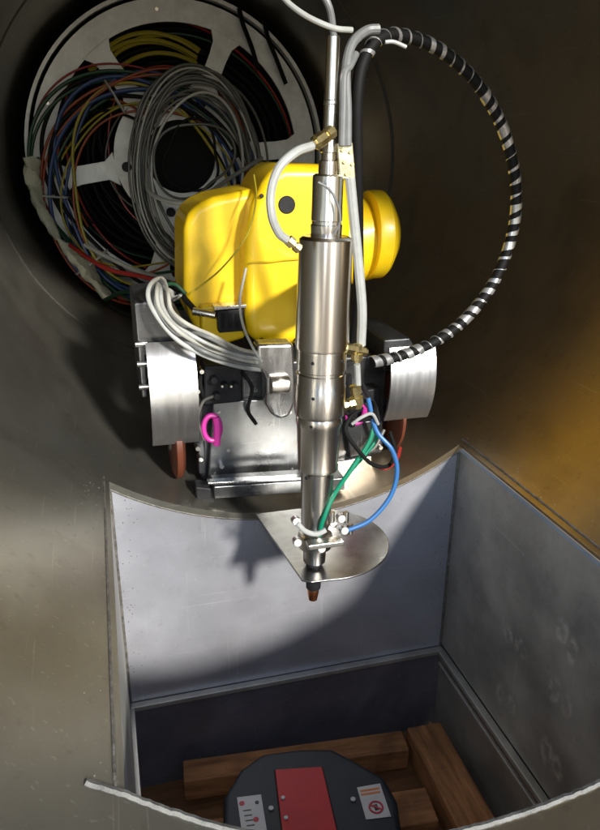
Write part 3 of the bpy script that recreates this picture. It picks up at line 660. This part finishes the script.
hose(((347, 146, 1.56), (347, 110, 1.57), (346, 70, 1.58), (352, 44, 1.60), (366, 31, 1.62), (379, 29, 1.62)), .0105, 'hoseg', 'grey hose rising beside the feed tube and bending right under the loop')
hose(((342, 146, 1.55), (343, 105, 1.56), (344, 75, 1.57), (350, 66, 1.58), (356, 54, 1.60)), .008, 'hoseg', 'short grey hose ending beside the feed tube')
hose(((357, 364, 1.57), (358, 385, 1.58)), .008, 'hosew', 'short white hose between the two brass fittings')
hose(((278, -8, 1.62), (292, 6, 1.60), (310, 18, 1.58), (334, 28, 1.57), (352, 30, 1.58)), .0058, 'hosew', 'thin white hose entering at the top left of the torch')
hose(((322, -8, 1.57), (330, 10, 1.57), (334, 38, 1.58)), .0075, 'hoseg', 'grey hose going into the top of the feed tube')
hose(((385, 42, 1.66), (394, 42, 1.66), (406, 47, 1.66)), .0045, 'hosew', 'thin pale tube end under the top of the loop', 'tube', 'tube')
hose(((374, 418, 1.62), (370, 440, 1.60), (352, 468, 1.58), (334, 495, 1.55), (323, 520, 1.53), (319, 536, 1.53)), .0062, 'h_green', 'green tube running down to the torch clamp', 'tube', 'tube')
hose(((378, 432, 1.62), (372, 446, 1.62), (345, 478, 1.59), (328, 505, 1.56), (324, 530, 1.55)), .005, 'h_green', 'thinner green tube beside the thicker green one', 'tube', 'tube')
hose(((368, 398, 1.62), (376, 430, 1.60), (392, 450, 1.58), (397, 472, 1.57), (390, 497, 1.56), (370, 520, 1.55), (346, 531, 1.55)), .0062, 'h_blue', 'blue tube bowing out right of the torch and back to its clamp', 'tube', 'tube')
hose(((362, 408, 1.60), (350, 418, 1.58), (346, 432, 1.57), (358, 450, 1.57), (372, 464, 1.58), (388, 466, 1.60), (395, 452, 1.64), (390, 432, 1.68)), .0055, 'black', 'thin black cable looping below the brass fittings', 'cable', 'cable')
hose(((345, 412, 1.60), (358, 420, 1.58), (372, 416, 1.60), (374, 404, 1.64), (362, 400, 1.68)), .0055, 'black', 'short black cable curled round the magenta eye', 'cable', 'cable')
hose(((352, 424, 1.58), (362, 417, 1.57), (372, 414, 1.58), (378, 424, 1.60)), .0045, 'hosew', 'short white tube crossing over the magenta eye', 'tube', 'tube')
hose(((400, 448, 1.75), (396, 460, 1.70), (386, 468, 1.66), (376, 466, 1.68)), .006, 'h_red', 'short red tube below the right fender', 'tube', 'tube')
hose(((348, 375, 1.72), (349, 400, 1.74), (352, 425, 1.80)), .010, 'blackp', 'black sleeve hanging behind the brass fittings', 'cable', 'cable')
hose(((318, 182, 1.53), (330, 190, 1.528), (338, 206, 1.528), (340, 222, 1.53), (334, 234, 1.535)), .0028, 'hoseg', 'thin wire curling down across the upper barrel', 'wire', 'wire')
# ------------------------------------------------------------------ white cable bundle left of the robot
for k in range(6):
    o_ = k*4.6; r_u = rnd(-3, 3); yy = .03*math.sin(k*2.1)
    hose(((172+r_u, 302-o_*.4, 2.30), (163-o_*.2, 282+r_u, 2.20), (150+o_*.75, 288+r_u, 2.05+yy), (152+o_*.8+r_u*.5, 308+r_u, 1.99+yy), (174+o_*.6, 337-o_*.55, 1.95+yy), (206+o_*.3, 357-o_*.95+r_u*.3, 1.94-yy), (240, 366-o_*.75+rnd(-1, 1), 1.99), (270, 371-o_*.7, 2.07)), .0058 if k % 3 else .0068, ('hosew', 'hoseg', 'c_pale')[k % 3],
         ('outermost and lowest', 'second from the outside', 'third from the outside', 'third from the inside', 'second from the inside', 'innermost')[k]+' tube of the pale bundle looping left of the robot', 'tube', 'tube')
hose(((246, 268, 2.10), (240, 300, 2.09), (243, 325, 2.06), (252, 346, 2.0), (262, 362, 1.98)), .0042, 'c_pale', 'thin pale wire passing over the black socket', 'wire', 'wire')
hose(((254, 175, 2.2), (256, 200, 2.10), (247, 235, 2.09), (222, 268, 2.12), (195, 290, 2.18)), .0025, 'c_yellow', 'thin wire drawn across the yellow housings', 'wire', 'wire')
hose(((168, 282, 2.36), (178, 290, 2.30), (186, 300, 2.24), (196, 311, 2.2)), .009, 'black', 'black cable plugging into the robot at the left', 'cable', 'cable')
hose(((158, 292, 2.36), (168, 300, 2.30), (180, 296, 2.26), (188, 288, 2.28)), .008, 'chrome', 'short braided lead at the left of the robot', 'cable', 'cable')
hose(((150, 300, 2.34), (160, 288, 2.28), (174, 284, 2.26), (186, 294, 2.24)), .006, 'c_green', 'green wire tucked into the pale bundle left of the robot', 'wire', 'wire')
